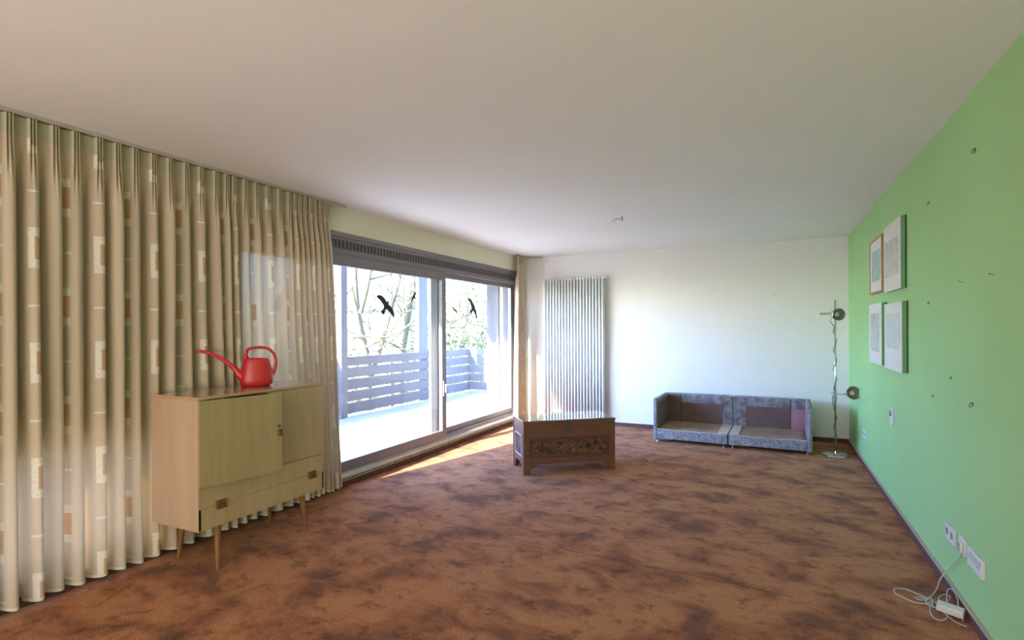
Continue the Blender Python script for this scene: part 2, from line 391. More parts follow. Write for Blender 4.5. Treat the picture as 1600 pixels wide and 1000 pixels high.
dpart(MB().box(LX - .105, LX - .08, 5.13, 5.238, .20, 2.02), 'stile_reflection', M['frame_pale'], bevel=.003)  # pale colour stands in for a lit reflection on the stile
lk = MB().box(LX - .008, LX + .006, YM - .035, YM + .005, .62, .80); lk.box(LX + .006, LX + .03, YM - .02, YM - .005, .66, .76)
dpart(lk, 'handle', M['frame'], bevel=.002)
si = MB(); si.box(LX - .02, LX + .035, WY0 - .02, WY1 + .02, .085, .112)
struct(si.build('trim_3', M['sill'], bevel=.003))
s2 = MB(); s2.box(LX, LX + .012, WY0 - .02, WY1 + .02, .050, .085); s2.box(LX, LX + .022, WY0 - .02, WY1 + .02, .062, .070)
struct(s2.build('trim_4', M['sill_tile']))
st_ = MB(); st_.box(LX - .03, LX - .004, WY0, WY1, .108, .128)
dpart(st_, 'track', M['frame_pale'])

# unseen window added behind the curtain to lighten its lower part
wn = empty('curtain_glow_window', (LX, .9, 0)); struct(wn)
wfm = MB()
for a, b in ((VY0, VY0 + .06), (VY1 - .06, VY1), (.86, .94)): wfm.box(LX - .1, LX - .04, a, b, VZ0, VZ1)
wfm.box(LX - .1, LX - .04, VY0, VY1, VZ0, VZ0 + .05); wfm.box(LX - .1, LX - .04, VY0, VY1, VZ1 - .06, VZ1)
o = wfm.build('window_frame', M['frame']); o.parent = wn; o.matrix_parent_inverse = Matrix.Translation(wn.location).inverted()
o = MB().box(LX - .073, LX - .067, VY0 + .05, VY1 - .05, VZ0 + .05, VZ1 - .05).build('pane', M['glass']); o.parent = wn; o.matrix_parent_inverse = Matrix.Translation(wn.location).inverted()
# ------------------------------------------------------------ bird silhouettes stuck on the panes
def bird(y, z, size, ang, xg, label, flip=1):
    half = [(0, .14), (.02, .17), (.045, .15), (.05, .10), (.12, .11), (.25, .12), (.38, .08), (.46, .02), (.50, -.05), (.46, -.08), (.36, -.05), (.22, -.06), (.10, -.07), (.06, -.10), (.05, -.18), (.085, -.28), (.04, -.31), (0, -.30)]
    pts = half + [(-x, yy) for x, yy in half[-2:0:-1]]
    ca, sa = cos(ang), sin(ang)
    P = [(y + size * (a * flip * ca - b * sa), z + size * (a * flip * sa + b * ca)) for a, b in pts]
    mb = MB(); n = len(P); cy, cz = y + size * (-.0), z
    x0, x1 = xg, xg + .0006
    vs = [(x0, *p) for p in P] + [(x1, *p) for p in P] + [(x0, cy, cz), (x1, cy, cz)]
    fs = []
    for i in range(n):
        j = (i + 1) % n; fs += [(i, j, n + j, n + i), (2 * n, j, i), (2 * n + 1, n + i, n + j)]
    mb.add(vs, fs)
    return tag(mb.build('bird_sticker', M['bird']), label, 'sticker', 'bird silhouettes on the balcony door panes')
xg1, xg2 = LX - .0315 + .004, LX - .0925 + .004
bird(4.275, 1.640, .335, radians(-38), xg1, 'large black flying bird silhouette on the left glass pane')
bird(4.735, 1.755, .14, radians(48), xg1, 'small black bird silhouette high on the left glass pane near its right edge')
bird(6.12, 1.68, .34, radians(-50), xg2, 'mid-sized black bird silhouette on the right glass pane')
bird(5.66, 1.64, .14, radians(-30), xg2, 'smallest black bird silhouette on the right pane nearest the middle stile')

# ------------------------------------------------------------ curtains
CX = -3.372
tops = [1.269, 1.36, 1.455, 1.545, 1.653, 1.745, 1.839, 1.939, 2.037, 2.137, 2.235, 2.337, 2.414, 2.471, 2.556, 2.649, 2.746, 2.848, 2.937, 2.986, 3.036, 3.087, 3.146, 3.193, 3.247]
tops = [1.02 * t for t in tops]
q0 = -17
tops = [tops[0] - .098 * k for k in range(17, 0, -1)] + tops + [tops[-1] + .05, tops[-1] + .085]
def curtain(name, tops, q0, ztop, zbot, bottom, label, group, A0=.047, cx=CX, S=42, seed=1, amp=1.0):
    rnd = random.Random(seed); n = len(tops)
    A = [A0 * rnd.uniform(.75, 1.15) for _ in range(n)]; sway = [rnd.uniform(-1, 1) for _ in range(n)]; b = [rnd.uniform(.25, .62) for _ in range(n)]
    zs = [ztop - (ztop - zbot) * (i / 46) ** 1.25 for i in range(47)]
    zs = sorted(set(zs + [ztop - .035, ztop - .07, ztop - .1, ztop - .115, ztop - .14]), reverse=True)
    rows = []; uvs = []
    for z in zs:
        t = (ztop - z) / (ztop - zbot)
        hb = min(1, max(0, ((ztop - z) - .085) / .32)); hb = hb * hb * (3 - 2 * hb)
        row = []
        for i in range(n):
            pl_ = (tops[i] - tops[i - 1]) if i else (tops[1] - tops[0]); pr = (tops[i + 1] - tops[i]) if i < n - 1 else pl_
            for s in range(S):
                p = s / S - .5
                wd = pl_ if p < 0 else pr
                yh = tops[i] + p * wd
                # header: triple pinch
                d = p * wd
                xh = .004 + sum(.030 * math.exp(-((d - c) / .0038) ** 2) for c in (-.013, 0, .013))
                yb_c = bottom(tops[i]) ; yl = tops[i] + (yb_c - tops[i]) * t + .024 * sway[i] * t * sin(2.3 * t + i)
                k = b[i]
                ylow = yl + wd * (p + k * sin(2 * pi * p) / (2 * pi))
                prof = (.5 + .5 * cos(2 * pi * p))
                prof = prof ** .85
                wob = noise.noise(Vector((i * .7 + p, z * .9, seed))) * .010 * amp
                rip = noise.noise(Vector((i * 3.1 + p * 2.4, z * 2.1, seed + 9))) * .004 * amp
                narrow = A[i] * (.8 + .3 * t)
                xl = narrow * (2 * prof - 1) + wob + rip
                row.append((cx + xh * (1 - hb) - .012 * (1 - hb) + xl * hb, yh * (1 - hb) + ylow * hb, z + (.004 * sin(i * 2.1 + p * 5) * t if z == zs[-1] else 0)))
        rows.append(row)
    W = len(rows[0]); me = bpy.data.meshes.new(name)
    vs = [v for r in rows for v in r]
    fs = [(r * W + c, r * W + c + 1, (r + 1) * W + c + 1, (r + 1) * W + c) for r in range(len(rows) - 1) for c in range(W - 1)]
    me.from_pydata(vs, [], fs); uvl = me.uv_layers.new(name='UVMap')
    for lp in me.loops:
        r, c = divmod(lp.vertex_index, W); uvl.data[lp.index].uv = (q0 + c / S - .5, zs[r])
    me.polygons.foreach_set('use_smooth', [True] * len(me.polygons)); me.materials.append(M['curtain'])
    o = bpy.data.objects.new(name, me); C.objects.link(o)
    return tag(o, label, 'curtain', group)
def bot(y): return y + max(0, y - 2.0) * .085
curtain('pleated_curtain', tops, q0, 2.474, .04, bot, 'wide beige pleated sheer curtain with peach and white rectangles behind the cabinet', None)
ct2 = [7.17, 7.20, 7.24, 7.275, 7.30]
curtain('bunched_curtain', ct2, 1, 2.474, .12, lambda y: 7.23 + (y - 7.235) * 2.3, 'narrow bunched sheer curtain hanging at the far right end of the balcony door', None, A0=.035, cx=-3.36, seed=4)
# ceiling rails
rl = MB(); rl.box(CX - .012, CX + .012, -1.2, 3.62, 2.478, 2.5)
o = tag(rl.build('curtain_rail', M['strip'], bevel=.002), 'long slim pale curtain rail on the ceiling above the wide pleated curtain', 'curtain rail')
rl = MB(); rl.tube(catmull([(-3.36, 7.12, 2.489), (-3.36, 7.30, 2.489), (-3.34, 7.42, 2.489), (-3.24, 7.50, 2.489), (-3.12, 7.53, 2.489)], 6), .011, 8)
tag(rl.build('curtain_rail', M['strip']), 'short curved curtain rail in the ceiling corner above the radiator side', 'curtain rail')

# ------------------------------------------------------------ radiator
rad = empty('column_radiator', (-2.595, 7.47, .12))
tag(rad, 'tall white tubular column radiator on the back wall beside the balcony door', 'radiator')
def child(mb, name, m, parent, **k): return mb.build(name, m, parent, **k)
NR = 20; x0 = -.445; px = .89 / (NR - 1)
first = None
for i in range(NR):
    if first is None:
        c = MB(); zt = 2.03
        for yy in (-.034, 0, .034): c.tube([(0, yy, .025), (0, yy, zt - .03)], .0132, 12)
        for zz in (.022, zt - .022):
            c.tube([(0, -.040, zz), (0, -.030, zz + (.004)), (0, 0, zz + .006), (0, .03, zz + .004), (0, .038, zz)], [.010, .0165, .018, .0165, .01], 12)
        first = child(c, 'radiator_column', M['radiator'], rad, smooth=True); first.location = (x0, 0, 0)
    else:
        o = first.copy(); C.objects.link(o); o.parent = rad; o.location = (x0 + i * px, 0, 0)
for zz in (.022, 2.008):
    child(MB().tube([(x0 - .02, 0, zz), (-x0 + .02, 0, zz)], .012, 10), 'header_pipe', M['radiator'], rad)
v = MB(); v.tube([(-x0 + .02, 0, 2.008), (-x0 + .05, 0, 2.008)], .010, 10); v.tube([(-x0 + .05, -.028, 2.008), (-x0 + .05, .085, 2.008)], .012, 10)
child(v, 'pipe_elbow', M['chrome'], rad)
v = MB(); v.lathe([(0, 0), (.018, .002), (.021, .012), (.02, .04), (.012, .045)], 20, (-x0 + .05, -.062, 2.008), (0, 1, 0))
child(v, 'valve_knob', M['white_plastic'], rad, smooth=True)
for xx in (-.3, .3):
    for zz in (.25, 1.8): child(MB().box(xx - .012, xx + .012, .03, .094, zz, zz + .04), 'wall_bracket', M['radiator'], rad)

# ------------------------------------------------------------ cabinet
cab = empty('cabinet', (-2.89, 1.932, 0)); W_, D_ = .937, .425   # local: +y along front, -x to the back
tag(cab, 'pale veneered mid-century cabinet on four tapered legs in front of the wide curtain', 'cabinet')
z0, z1, tk = .263, 1.022, .018
b = MB(); b.box(-D_, 0, 0, tk, z0, z1 - tk); b.box(-D_, 0, W_ - tk, W_, z0, z1 - tk); b.box(-D_, -.002, tk, W_ - tk, z0, z0 + tk)
b.box(-D_, -D_ + .008, tk, W_ - tk, z0 + tk, z1 - tk); b.box(-D_, -.022, tk, W_ - tk, .505, .517); b.box(-D_, -.022, W_ / 2 - .008, W_ / 2 + .008, .517, z1 - tk)
child(b, 'carcass', M['cab_side'], cab, bevel=.0015)
child(MB().box(-D_, .001, 0, W_, z1 - tk, z1), 'top_panel', M['cab_top'], cab, bevel=.0015)
child(MB().box(-.018, -.001, tk + .001, W_ - tk - .001, .392, .512), 'upper_front_panel', M['cab_wood'], cab, bevel=.001)
d = child(MB().box(-.018, .000, tk * .2, W_ - tk * .2, .268, .388), 'drawer', M['cab_wood'], cab, bevel=.001)
child(MB().box(-.018, .0015, tk * .2, W_ - tk * .2, .3885, .3915), 'drawer_lip', M['strip'], cab)
# right door closed, left door ajar
rd = child(MB().box(-.018, -.001, W_ / 2 + .001, W_ - tk * .4, .516, z1 - tk - .003), 'door', M['cab_wood'], cab, bevel=.001)
ld = MB().box(-.0, .018, 0, .487, 0, .489); ld = child(ld, 'door', M['cab_door'], cab, bevel=.001)
ld.location = (-.004, .004, .513); ld.rotation_euler.z = radians(-12)
def pull(parent, y, z, x=.0, w_=.028, h_=.034):
    m_ = MB(); m_.box(x, x + .020, y - w_ / 2, y + w_ / 2, z - h_ / 2, z + h_ / 2)
    return child(m_, 'handle', M['handle_wood'], parent, bevel=.004)
pull(ld, .468, .245, .018, .026, .044)
kh = child(MB().box(.0185, .0195, .458, .478, .28, .29), 'keyhole_plate', M['crack'], ld)
def dpull(y):
    m_ = MB(); m_.box(.0, .022, y - .031, y + .031, .366, .386); m_.box(.0, .014, y - .031, y + .031, .390, .414); m_.box(.0, .010, y - .027, y + .027, .384, .392)
    child(m_, 'handle', M['handle_wood'], d, bevel=.003)
dpull(.135); dpull(.822)
for (a, yy) in ((-.055, .155), (-.055, W_ - .155), (-D_ + .055, .155), (-D_ + .055, W_ - .155)):
    ox = .03 if a > -.2 else -.02; oy = -.02 if yy < .4 else .02
    child(MB().tube([(a, yy, z0 - .001), (a + ox, yy + oy, 0)], [.021, .0105], 16), 'leg', M['leg_wood'], cab, smooth=False)

# ------------------------------------------------------------ watering can
ang = radians(38.7)   # in-plane axis direction of the can (spout to the left of the view)
can = empty('watering_can', (-3.121, 2.502, 1.0225)); can.rotation_euler.z = pi / 2 - radians(38.7)
tag(can, 'red plastic watering can with long spout on top of the cabinet', 'watering can')
def U(X): return (X / 10.667 + 300 - 399.5) / 252
def V(Y): return (775 - Y) / 10.667 / 227
def oval_loft(secs, n=28):
    """secs: (z, xmin, xmax, halfdepth)"""
    m_ = MB(); vs = []; 
    for z, a, b2, hd in secs:
        c, r = (a + b2) / 2, (b2 - a) / 2
        for k in range(n):
            t = 2 * pi * k / n; e = .82
            vs.append((c + r * math.copysign(abs(cos(t)) ** e, cos(t)), hd * math.copysign(abs(sin(t)) ** e, sin(t)), z))
    m = len(secs); fs = [(i * n + k, i * n + (k + 1) % n, (i + 1) * n + (k + 1) % n, (i + 1) * n + k) for i in range(m - 1) for k in range(n)]
    fs += [tuple(range(n))[::-1]]
    m_.add(vs, fs); return m_, n, m
secs = [(V(775), U(835), U(1245), .052), (V(768), U(812), U(1275), .058), (V(740), U(790), U(1310), .063), (V(700), U(785), U(1338), .066), (V(670), U(785), U(1340), .066), (V(600), U(795), U(1332), .065),
        (V(520), U(808), U(1316), .062), (V(440), U(822), U(1298), .059), (V(380), U(838), U(1282), .056), (V(340), U(850), U(1268), .053), (V(322), U(858), U(1250), .050), (V(319), U(868), U(1236), .046),
        (V(330), U(880), U(1225), .043), (V(500), U(850), U(1270), .045)]
m_, n_, k_ = oval_loft(secs)
child(m_, 'body', M['red'], can, smooth=True)
sp = catmull([(U(900), 0, V(640)), (U(800), 0, V(590)), (U(700), 0, V(475)), (U(600), 0, V(385)), (U(500), 0, V(315)), (U(400), 0, V(258)), (U(300), 0, V(215)), (U(200), 0, V(195)), (U(112), 0, V(188))], 5)
rr = []
for p in sp:
    t = (p.x - U(112)) / (U(900) - U(112)); rr.append(.0078 + .0125 * max(0, t) ** 1.2 + .024 * max(0, (t - .72) / .28) ** 1.6)
child(MB().tube(sp, rr, 20), 'spout', M['red'], can, smooth=True)
child(MB().tube([(U(116), 0, V(188.4)), (U(104), 0, V(187.5))], [.0072, .0068], 16), 'spout_opening', M['red_dark'], can)
hp = catmull([(U(890), 0, V(440)), (U(885), 0, V(330)), (U(888), 0, V(240)), (U(915), 0, V(178)), (U(1000), 0, V(150)), (U(1100), 0, V(143)), (U(1200), 0, V(150)), (U(1280), 0, V(185)), (U(1340), 0, V(250)), (U(1372), 0, V(330)), (U(1378), 0, V(410)), (U(1365), 0, V(490)), (U(1340), 0, V(560)), (U(1318), 0, V(600))], 5)
hr = [.0185 if i < 8 else (.0125 if i < 14 else .0095 if i < 50 else .0115) for i in range(len(hp))]
child(MB().tube(hp, hr, 14), 'handle', M['red'], can, smooth=True)

# ------------------------------------------------------------ carved chest
chest = empty('carved_chest', (-2.124, 4.646, 0), math.atan2(.593, .733))
tag(chest, 'dark carved wooden chest with brass lock plate and glass top on the carpet', 'chest')
CW, CD, CH, CB = .94, .43, .500, .155
b = MB()
# front and back with shaped feet
def apron(): return [(0, 0), (.055, 0), (.075, .045), (.13, .075), (.15, .095), (CW - .15, .095), (CW - .13, .075), (CW - .075, .045), (CW - .055, 0), (CW, 0), (CW, CH - .001), (0, CH - .001)]
pt = apron()
def ngon_prism(mb, pts, axis, a, b_):
    import mathutils
    tess = mathutils.geometry.tessellate_polygon([[Vector((p[0], p[1], 0)) for p in pts]])
    def P(p, t): return {'X': (t, p[0], p[1]), 'Y': (p[0], t, p[1]), 'Z': (p[0], p[1], t)}[axis]
    n = len(pts)
    mb.add([P(p, a) for p in pts] + [P(p, b_) for p in pts], [tuple(t) for t in tess] + [tuple(n + i for i in t) for t in tess] + [(i, (i + 1) % n, n + (i + 1) % n, n + i) for i in range(n)])
ngon_prism(b, pt, 'Y', .012, .03); ngon_prism(b, pt, 'Y', CD - .02, CD)
child(b, 'front_and_back_boards', M['chest_wood'], chest)
def side_pts(): return [(0, 0), (.05, 0), (.065, .045), (.1, .095), (CD - .1, .095), (CD - .065, .045), (CD - .05, 0), (CD, 0), (CD, CH - .001), (0, CH - .001)]
b = MB(); ngon_prism(b, [(max(.03, min(CD - .02, p[0])), p[1]) for p in side_pts()], 'X', .006, .022); ngon_prism(b, [(max(.03, min(CD - .02, p[0])), p[1]) for p in side_pts()], 'X', CW - .022, CW - .006)
b.box(.022, CW - .022, .03, CD - .02, .095, .11)
child(b, 'end_boards', M['chest_side'], chest)
# frame stiles and rails on the front, proud of a recessed panel
b = MB(); b.box(0, .06, 0, .012, 0.095, CH - .002); b.box(CW - .06, CW, 0, .012, .095, CH - .002); b.box(.06, CW - .06, 0, .012, .345, CH - .002)
b.box(.06, CW - .06, 0, .012, .095, .155)
ngon_prism(b, [(0, 0), (.055, 0), (.075, .045), (.13, .075), (.15, .096), (0, .096)], 'Y', 0, .012); ngon_prism(b, [(CW, 0), (CW - .055, 0), (CW - .075, .045), (CW - .13, .075), (CW - .15, .096), (CW, .096)], 'Y', 0, .012)
child(b, 'front_frame', M['chest_wood'], chest)
b = MB()
for a in (.0, .012):
    x_0, x_1, y_0, y_1 = .068 + a, CW - .068 - a, .162 + a, .338 - a; t_ = .005
    b.box(x_0, x_1, .004, .013, y_1 - t_, y_1); b.box(x_0, x_1, .004, .013, y_0, y_0 + t_); b.box(x_0, x_0 + t_, .004, .013, y_0, y_1); b.box(x_1 - t_, x_1, .004, .013, y_0, y_1)
child(b, 'panel_moulding', M['chest_wood'], chest)
# carved relief panel: real displaced grid with trees, rocks and figures as lumps
def relief(xa, xb, za, zb, nx, nz, seed, depth=.014):
    vs = []; fs = []
    for j in range(nz + 1):
        for i in range(nx + 1):
            x = xa + (xb - xa) * i / nx; z = za + (zb - za) * j / nz
            e = min(1, min(i, nx - i) / 3, min(j, nz - j) / 3)
            q = noise.noise(Vector((x * 16, z * 24, seed))) + .6 * noise.noise(Vector((x * 42 + 4 * noise.noise(Vector((x * 9, z * 9, 3))), z * 42, seed + 3))) + .35 * noise.noise(Vector((x * 85, z * 85, seed)))
            q = max(-.6, min(.6, q * 1.5)); vs.append((x, q * e, z))
    for j in range(nz):
        for i in range(nx): a = j * (nx + 1) + i; fs.append((a, a + 1, a + nx + 2, a + nx + 1))
    return vs, fs
vs, fs = relief(.085, CW - .085, .178, .322, 150, 34, 2)
child(MB().add([(x, .0075 - q * .010, z) for x, q, z in vs], fs), 'carved_panel', M['carved'], chest, smooth=True)
vs, fs = relief(.09, CD - .09, .17, .36, 40, 30, 5)
child(MB().add([(.003 - q * .006, x, z) for x, q, z in vs], fs), 'carved_panel', M['carved'], chest, smooth=True)
b = MB()
for (a0, a1, c0, c1) in ((.075, CD - .075, .36, .372), (.075, CD - .075, .158, .17), (.075, .09, .158, .372), (CD - .09, CD - .075, .158, .372)): b.box(-.003, .01, a0, a1, c0, c1)
child(b, 'end_moulding', M['strip'], chest)
child(MB().box(-.006, CW + .006, -.006, CD + .006, CH - .001, CH + .013), 'lid', M['chest_wood'], chest, bevel=.002)
child(MB().box(-.010, CW + .010, -.010, CD + .010, CH + .0135, CH + .0195), 'glass_top', M['glass_top'], chest, bevel=.001)
M['brass'] = plain('tarnished_brass', (.10, .10, .07), .45, metal=.4, var=.4, scale=60)
lk = MB(); rp = [(.05 * (1 - .28 * abs(sin(4 * pi * k / 32)))) for k in range(32)]
ngon_prism(lk, [(.5 * CW - .02 + rp[k] * cos(2 * pi * k / 32), .425 + rp[k] * .8 * sin(2 * pi * k / 32)) for k in range(32)], 'Y', -.003, .001)
lk.lathe([(.024, 0), (.026, .004), (.02, .007), (.008, .005), (.0, .009)], 20, (.5 * CW - .02, -.003, .425), (0, -1, 0))
child(lk, 'lock_plate', M['brass'], chest)

# ------------------------------------------------------------ two sofa modules
sofa_rz = math.atan2(6.655 - 6.70, .41 + 1.30)
def sofa(ox, oy, arm, label):
    s = empty('sofa_module', (ox, oy, 0), sofa_rz); tag(s, label, 'sofa', 'two low sofa shells by the back wall')
    w_, d_, h_, zb_ = .85, .74, .538, .035; t = .045; tb = .05; zs = .16
    e0, e1 = 0, w_
    ax = (0, t) if arm < 0 else (w_ - t, w_)
    # front board and base
    b = MB(); xa, xb = (t, w_) if arm < 0 else (0, w_ - t); b.box(xa, xb, 0, .03, zb_ + .01, zs); b.box(xb - .03 if arm < 0 else xa, xb if arm < 0 else xa + .03, .03, d_ - tb, zb_ + .01, zs)
    child(b, 'base_board', M['sofa_velvet'], s, bevel=.008)
    a = child(MB().box(ax[0], ax[1], -.004, d_, zb_, h_), 'armrest', M['sofa_velvet'], s, bevel=.014, seg=3)
    bk = child(MB().box(xa, xb, d_ - tb, d_, zb_ + .01, h_), 'backrest', M['sofa_velvet'], s, bevel=.012, seg=3)
    # inner linings
    yb = d_ - tb
    L = child(MB().box(xa + .002, xb - .002, yb - .006, yb + .002, zs, h_ - .02), 'back_border', M['sofa_edge'], bk, bevel=.003)
    inner = (xa + .17, xb - .12) if arm < 0 else (xa + .14, xb - .17)
    child(MB().box(inner[0], inner[1], yb - .010, yb - .002, zs, h_ - .12), 'back_panel', M['sofa_brown'], bk, bevel=.002)
    cx_ = (xa, inner[0] - .004) if arm < 0 else (inner[1] + .004, xb)
    child(MB().box(cx_[0], cx_[1], yb - .010, yb - .002, zs, h_ - (.13 if arm > 0 else .03)), 'corner_panel', M['sofa_pink'] if arm > 0 else M['sofa_brown'], bk, bevel=.002)
    sx = inner[0] - .004 if arm < 0 else inner[1]
    child(MB().box(sx, sx + .006, yb - .016, yb - .002, zs, h_ - .01), 'seam', M['crack'], bk)
    # diagonal welt from the top inner corner
    dx = (xb - .002, inner[1]) if arm < 0 else (xa + .002, inner[0])
    child(MB().tube([(dx[0], yb - .009, h_ - .03), (dx[1], yb - .011, h_ - .13)], .004, 8), 'welt', M['sofa_edge'], bk)
    ai = (t - .002, t + .006) if arm < 0 else (w_ - t - .006, w_ - t + .002)
    child(MB().box(ai[0], ai[1], .03, yb, zs, h_ - .05), 'arm_lining', M['sofa_pink'] if arm > 0 else M['sofa_brown'], a, bevel=.002)
    # slightly sagging seat lining
    vs = []; N = 14
    for j in range(N + 1):
        for i in range(N + 1):
            u_, v_ = i / N, j / N
            vs.append((xa + (xb - xa) * u_, .02 + (yb - .02) * v_, zs + .004 - .020 * sin(pi * u_) * sin(pi * min(1, v_ * 1.0)) + .004 * noise.noise(Vector((u_ * 6, v_ * 6, ox)))))
    fs = [(j * (N + 1) + i, j * (N + 1) + i + 1, (j + 1) * (N + 1) + i + 1, (j + 1) * (N + 1) + i) for j in range(N) for i in range(N)]
    sd = child(MB().add(vs, fs), 'seat_lining', M['sofa_deck'], s, smooth=True)
    so = sd.modifiers.new('s', 'SOLIDIFY'); so.thickness = .012; so.offset = -1
    ex = (xb - .115, xb) if arm < 0 else (xa, xa + .105)
    child(MB().box(ex[0], ex[1], .004, yb - .01, zs - .004, zs + .008), 'pale_edge_strip', M['sofa_pale'], s, bevel=.004)
    pw = catmull([(xa + (xb - xa) * k / 8, .006, zs + .004 - (.012 * sin(pi * k / 8) if arm > 0 else .006 * sin(pi * k / 8))) for k in range(9)], 4)
    child(MB().tube(pw, .006, 8), 'front_welt', M['sofa_pale'], s, smooth=True)
    for fx in (.045, w_ - .045):
        for fy in (.05, d_ - .06):
            c = MB(); c.lathe([(.020, 0), (.024, .004), (.020, .009), (.010, .012), (.009, .022), (.016, .030), (.017, .048), (0, .048)], 18, (fx, fy, 0))
            c.tube([(fx, fy, .02), (fx, fy, .05)], .009, 10)
            child(c, 'foot', M['chrome'], s, smooth=True)
    return s
ca, sa = cos(sofa_rz), sin(sofa_rz)
sofa(-1.300, 6.700, -1, 'left grey velvet sofa shell with arm on its left and brown lining')
sofa(-1.300 + .862 * ca, 6.700 + .862 * sa, 1, 'right grey velvet sofa shell with arm on its right and pink lining')

# ------------------------------------------------------------ floor lamp
fl = empty('floor_lamp', (.640, 6.80, 0))
tag(fl, 'slim chrome floor lamp with two spotlight heads standing in the back right corner', 'lamp')
child(MB().lathe([(0, 0), (.130, 0), (.134, .006), (.130, .014), (.05, .020), (.018, .024), (.014, .05), (0, .05)], 48), 'base', M['chrome'], fl, smooth=False)
child(MB().tube([(0, 0, .02), (.004, 0, 1.70)], .0095, 14), 'pole', M['chrome'], fl, smooth=True)
cam_dir = Vector((-.640, -6.80, 0)).normalized(); rgt = Vector((cos(YAW + math.atan2(-505, 835)), sin(YAW + math.atan2(-505, 835)), 0))
def spot(z, ox, axis, label=None, ln=.13, r=.068, neck=.05):
    """a bullet head: closed neck behind, open bowl in front along axis"""
    ax = Vector(axis).normalized(); c = Vector((0, 0, z)) + Vector(ox)
    h = MB()
    h.lathe([(0, -ln - neck), (.016, -ln - neck), (.018, -ln - neck + .006), (.018, -ln), (.026, -ln * .9), (.048, -ln * .65), (.062, -ln * .3), (r, 0), (r - .0025, .0)], 36, c, ax)
    o = child(h, 'lamp_head', M['alu_matt'], fl, smooth=True)
    inn = MB().lathe([(r - .0025, -.0005), (.062, -ln * .25), (.047, -ln * .6), (.02, -ln * .78), (.0, -ln * .8)], 36, c, ax)
    child(inn, 'reflector', M['lamp_inner'], o, smooth=True)
    bl = MB(); bl.lathe([(0, -ln * .70), (.012, -ln * .68), (.02, -ln * .5), (.026, -ln * .34), (.018, -ln * .2), (0, -ln * .14)], 20, c, ax)
    child(bl, 'bulb', M['white_plastic'], o, smooth=True)
    return o, c, ax
toC = Vector((-.64, -6.8, .2)).normalized()
ax1 = (rgt * .40 + Vector((0, -1, 0)) * .9 + Vector((0, 0, -.05)))
o1, c1, a1 = spot(1.545, rgt * .035 + Vector((0, -.05, -.005)), ax1)
child(MB().tube([(0.003, 0, 1.40), tuple(Vector((0, 0, 1.47)) - rgt * .045), tuple(c1 - a1 * .11)], .005, 8), 'lamp_arm', M['chrome'], fl)
child(MB().tube([tuple(c1 - a1 * .12 + Vector((0, 0, .004))), tuple(c1 - rgt * .175 + Vector((0, .06, .01)))], [.014, .012], 14), 'head_grip', M['alu_matt'], fl)
ax2 = (rgt * .30 + Vector((0, -1, 0)) * .92 + Vector((0, 0, .18)))
o2, c2, a2 = spot(.700, rgt * .165 + Vector((0, -.05, .0)), ax2, r=.072)
child(MB().tube([(0, 0, .685), tuple(Vector((0, -.01, .675)) + rgt * .06), tuple(c2 - a2 * .15)], .008, 8), 'lamp_arm', M['chrome'], fl)
cl = MB(); cl.box(-.016, .016, -.016, .016, .66, .71); cl.tube([tuple(Vector((0, -.01, .685)) - rgt * .04), (0, -.01, .685)], .007, 8); cl.box(-.03, -.012, -.012, .006, .55, .66)
child(cl, 'clamp', M['grey_plastic'], fl, bevel=.002)
cp = [];
zz = .03
while zz < 1.42:
    a = 2 * pi * zz / (.075 if zz < .2 else .21); rr_ = .0145 + .004 * noise.noise(Vector((zz * 6, 0, 0))); 
    cp.append((rr_ * cos(a), rr_ * sin(a), zz)); zz += .012
child(MB().tube(cp, .0036, 6), 'power_cord', M['cord_grey'], fl, smooth=True)
cf = catmull([(.015, -.01, .04), (.06, -.04, .022), (.105, .0, .02), (.09, .04, .02), (.145, .03, .006), (.17, .09, .005)], 6)
cf = [Vector((p.x, p.y, max(p.z, .005))) for p in catmull([(.015, -.01, .05), (.04, -.05, .027), (.09, -.05, .0225), (.11, -.01, .021), (.125, .03, .019), (.15, .06, .008), (.17, .14, .005)], 6)]
child(MB().tube(cf, .0034, 6), 'power_cord', M['cord_grey'], fl, smooth=True)

# ------------------------------------------------------------ pictures on the green wall
def picture(y0, y1, z0_, z1_, th, style, kind, label, mat_y, mat_z):
    p = empty('framed_picture', (RX, (y0 + y1) / 2, (z0_ + z1_) / 2)); tag(p, label, 'picture', 'four pictures on the green wall')
    hw, hh = (y1 - y0) / 2, (z1_ - z0_) / 2
    if style == 'oak':
        f = MB(); t = .016
        f.box(-th, -.001, -hw, -hw + t, -hh, hh); f.box(-th, -.001, hw - t, hw, -hh, hh); f.box(-th, -.001, -hw + t, hw - t, hh - t, hh); f.box(-th, -.001, -hw + t, hw - t, -hh, -hh + t)
        child(f, 'frame', M['pic_oak'], p, bevel=.002)
        child(MB().box(-th + .007, -.001, -hw + t, hw - t, -hh + t, hh - t), 'mount_board', M['print_paper'], p)
        xf = -th + .0065
    else:
        child(MB().box(-.008, -.001, -hw - .004, hw, -hh + .003, hh + .002), 'backing_board', M['backing'], p)
        child(MB().box(-th, -.008, -hw, hw, -hh, hh), 'box_frame', M['pic_acrylic'], p, bevel=.001)
        child(MB().box(-th - .003, -th, -hw, hw, -hh, hh), 'mount_board', M['print_paper'], p)
        xf = -th - .0035
    a0, a1, b0, b1 = mat_y[0] * 2 * hw - hw, mat_y[1] * 2 * hw - hw, mat_z[0] * 2 * hh - hh, mat_z[1] * 2 * hh - hh
    child(MB().box(xf - .0006, xf, a0, a1, b0, b1), 'print', art('faded_print_' + 'abcd'[kind], kind), p)
picture(5.24, 5.83, 1.695, 2.165, .036, 'oak', 0, 'small upper left picture of a blue scene in a thin light wood frame', (.17, .83), (.22, .78))
picture(4.535, 5.13, 1.672, 2.178, .034, 'box', 1, 'upper right frameless box picture of a faint grey-brown landscape', (.12, .90), (.22, .76))
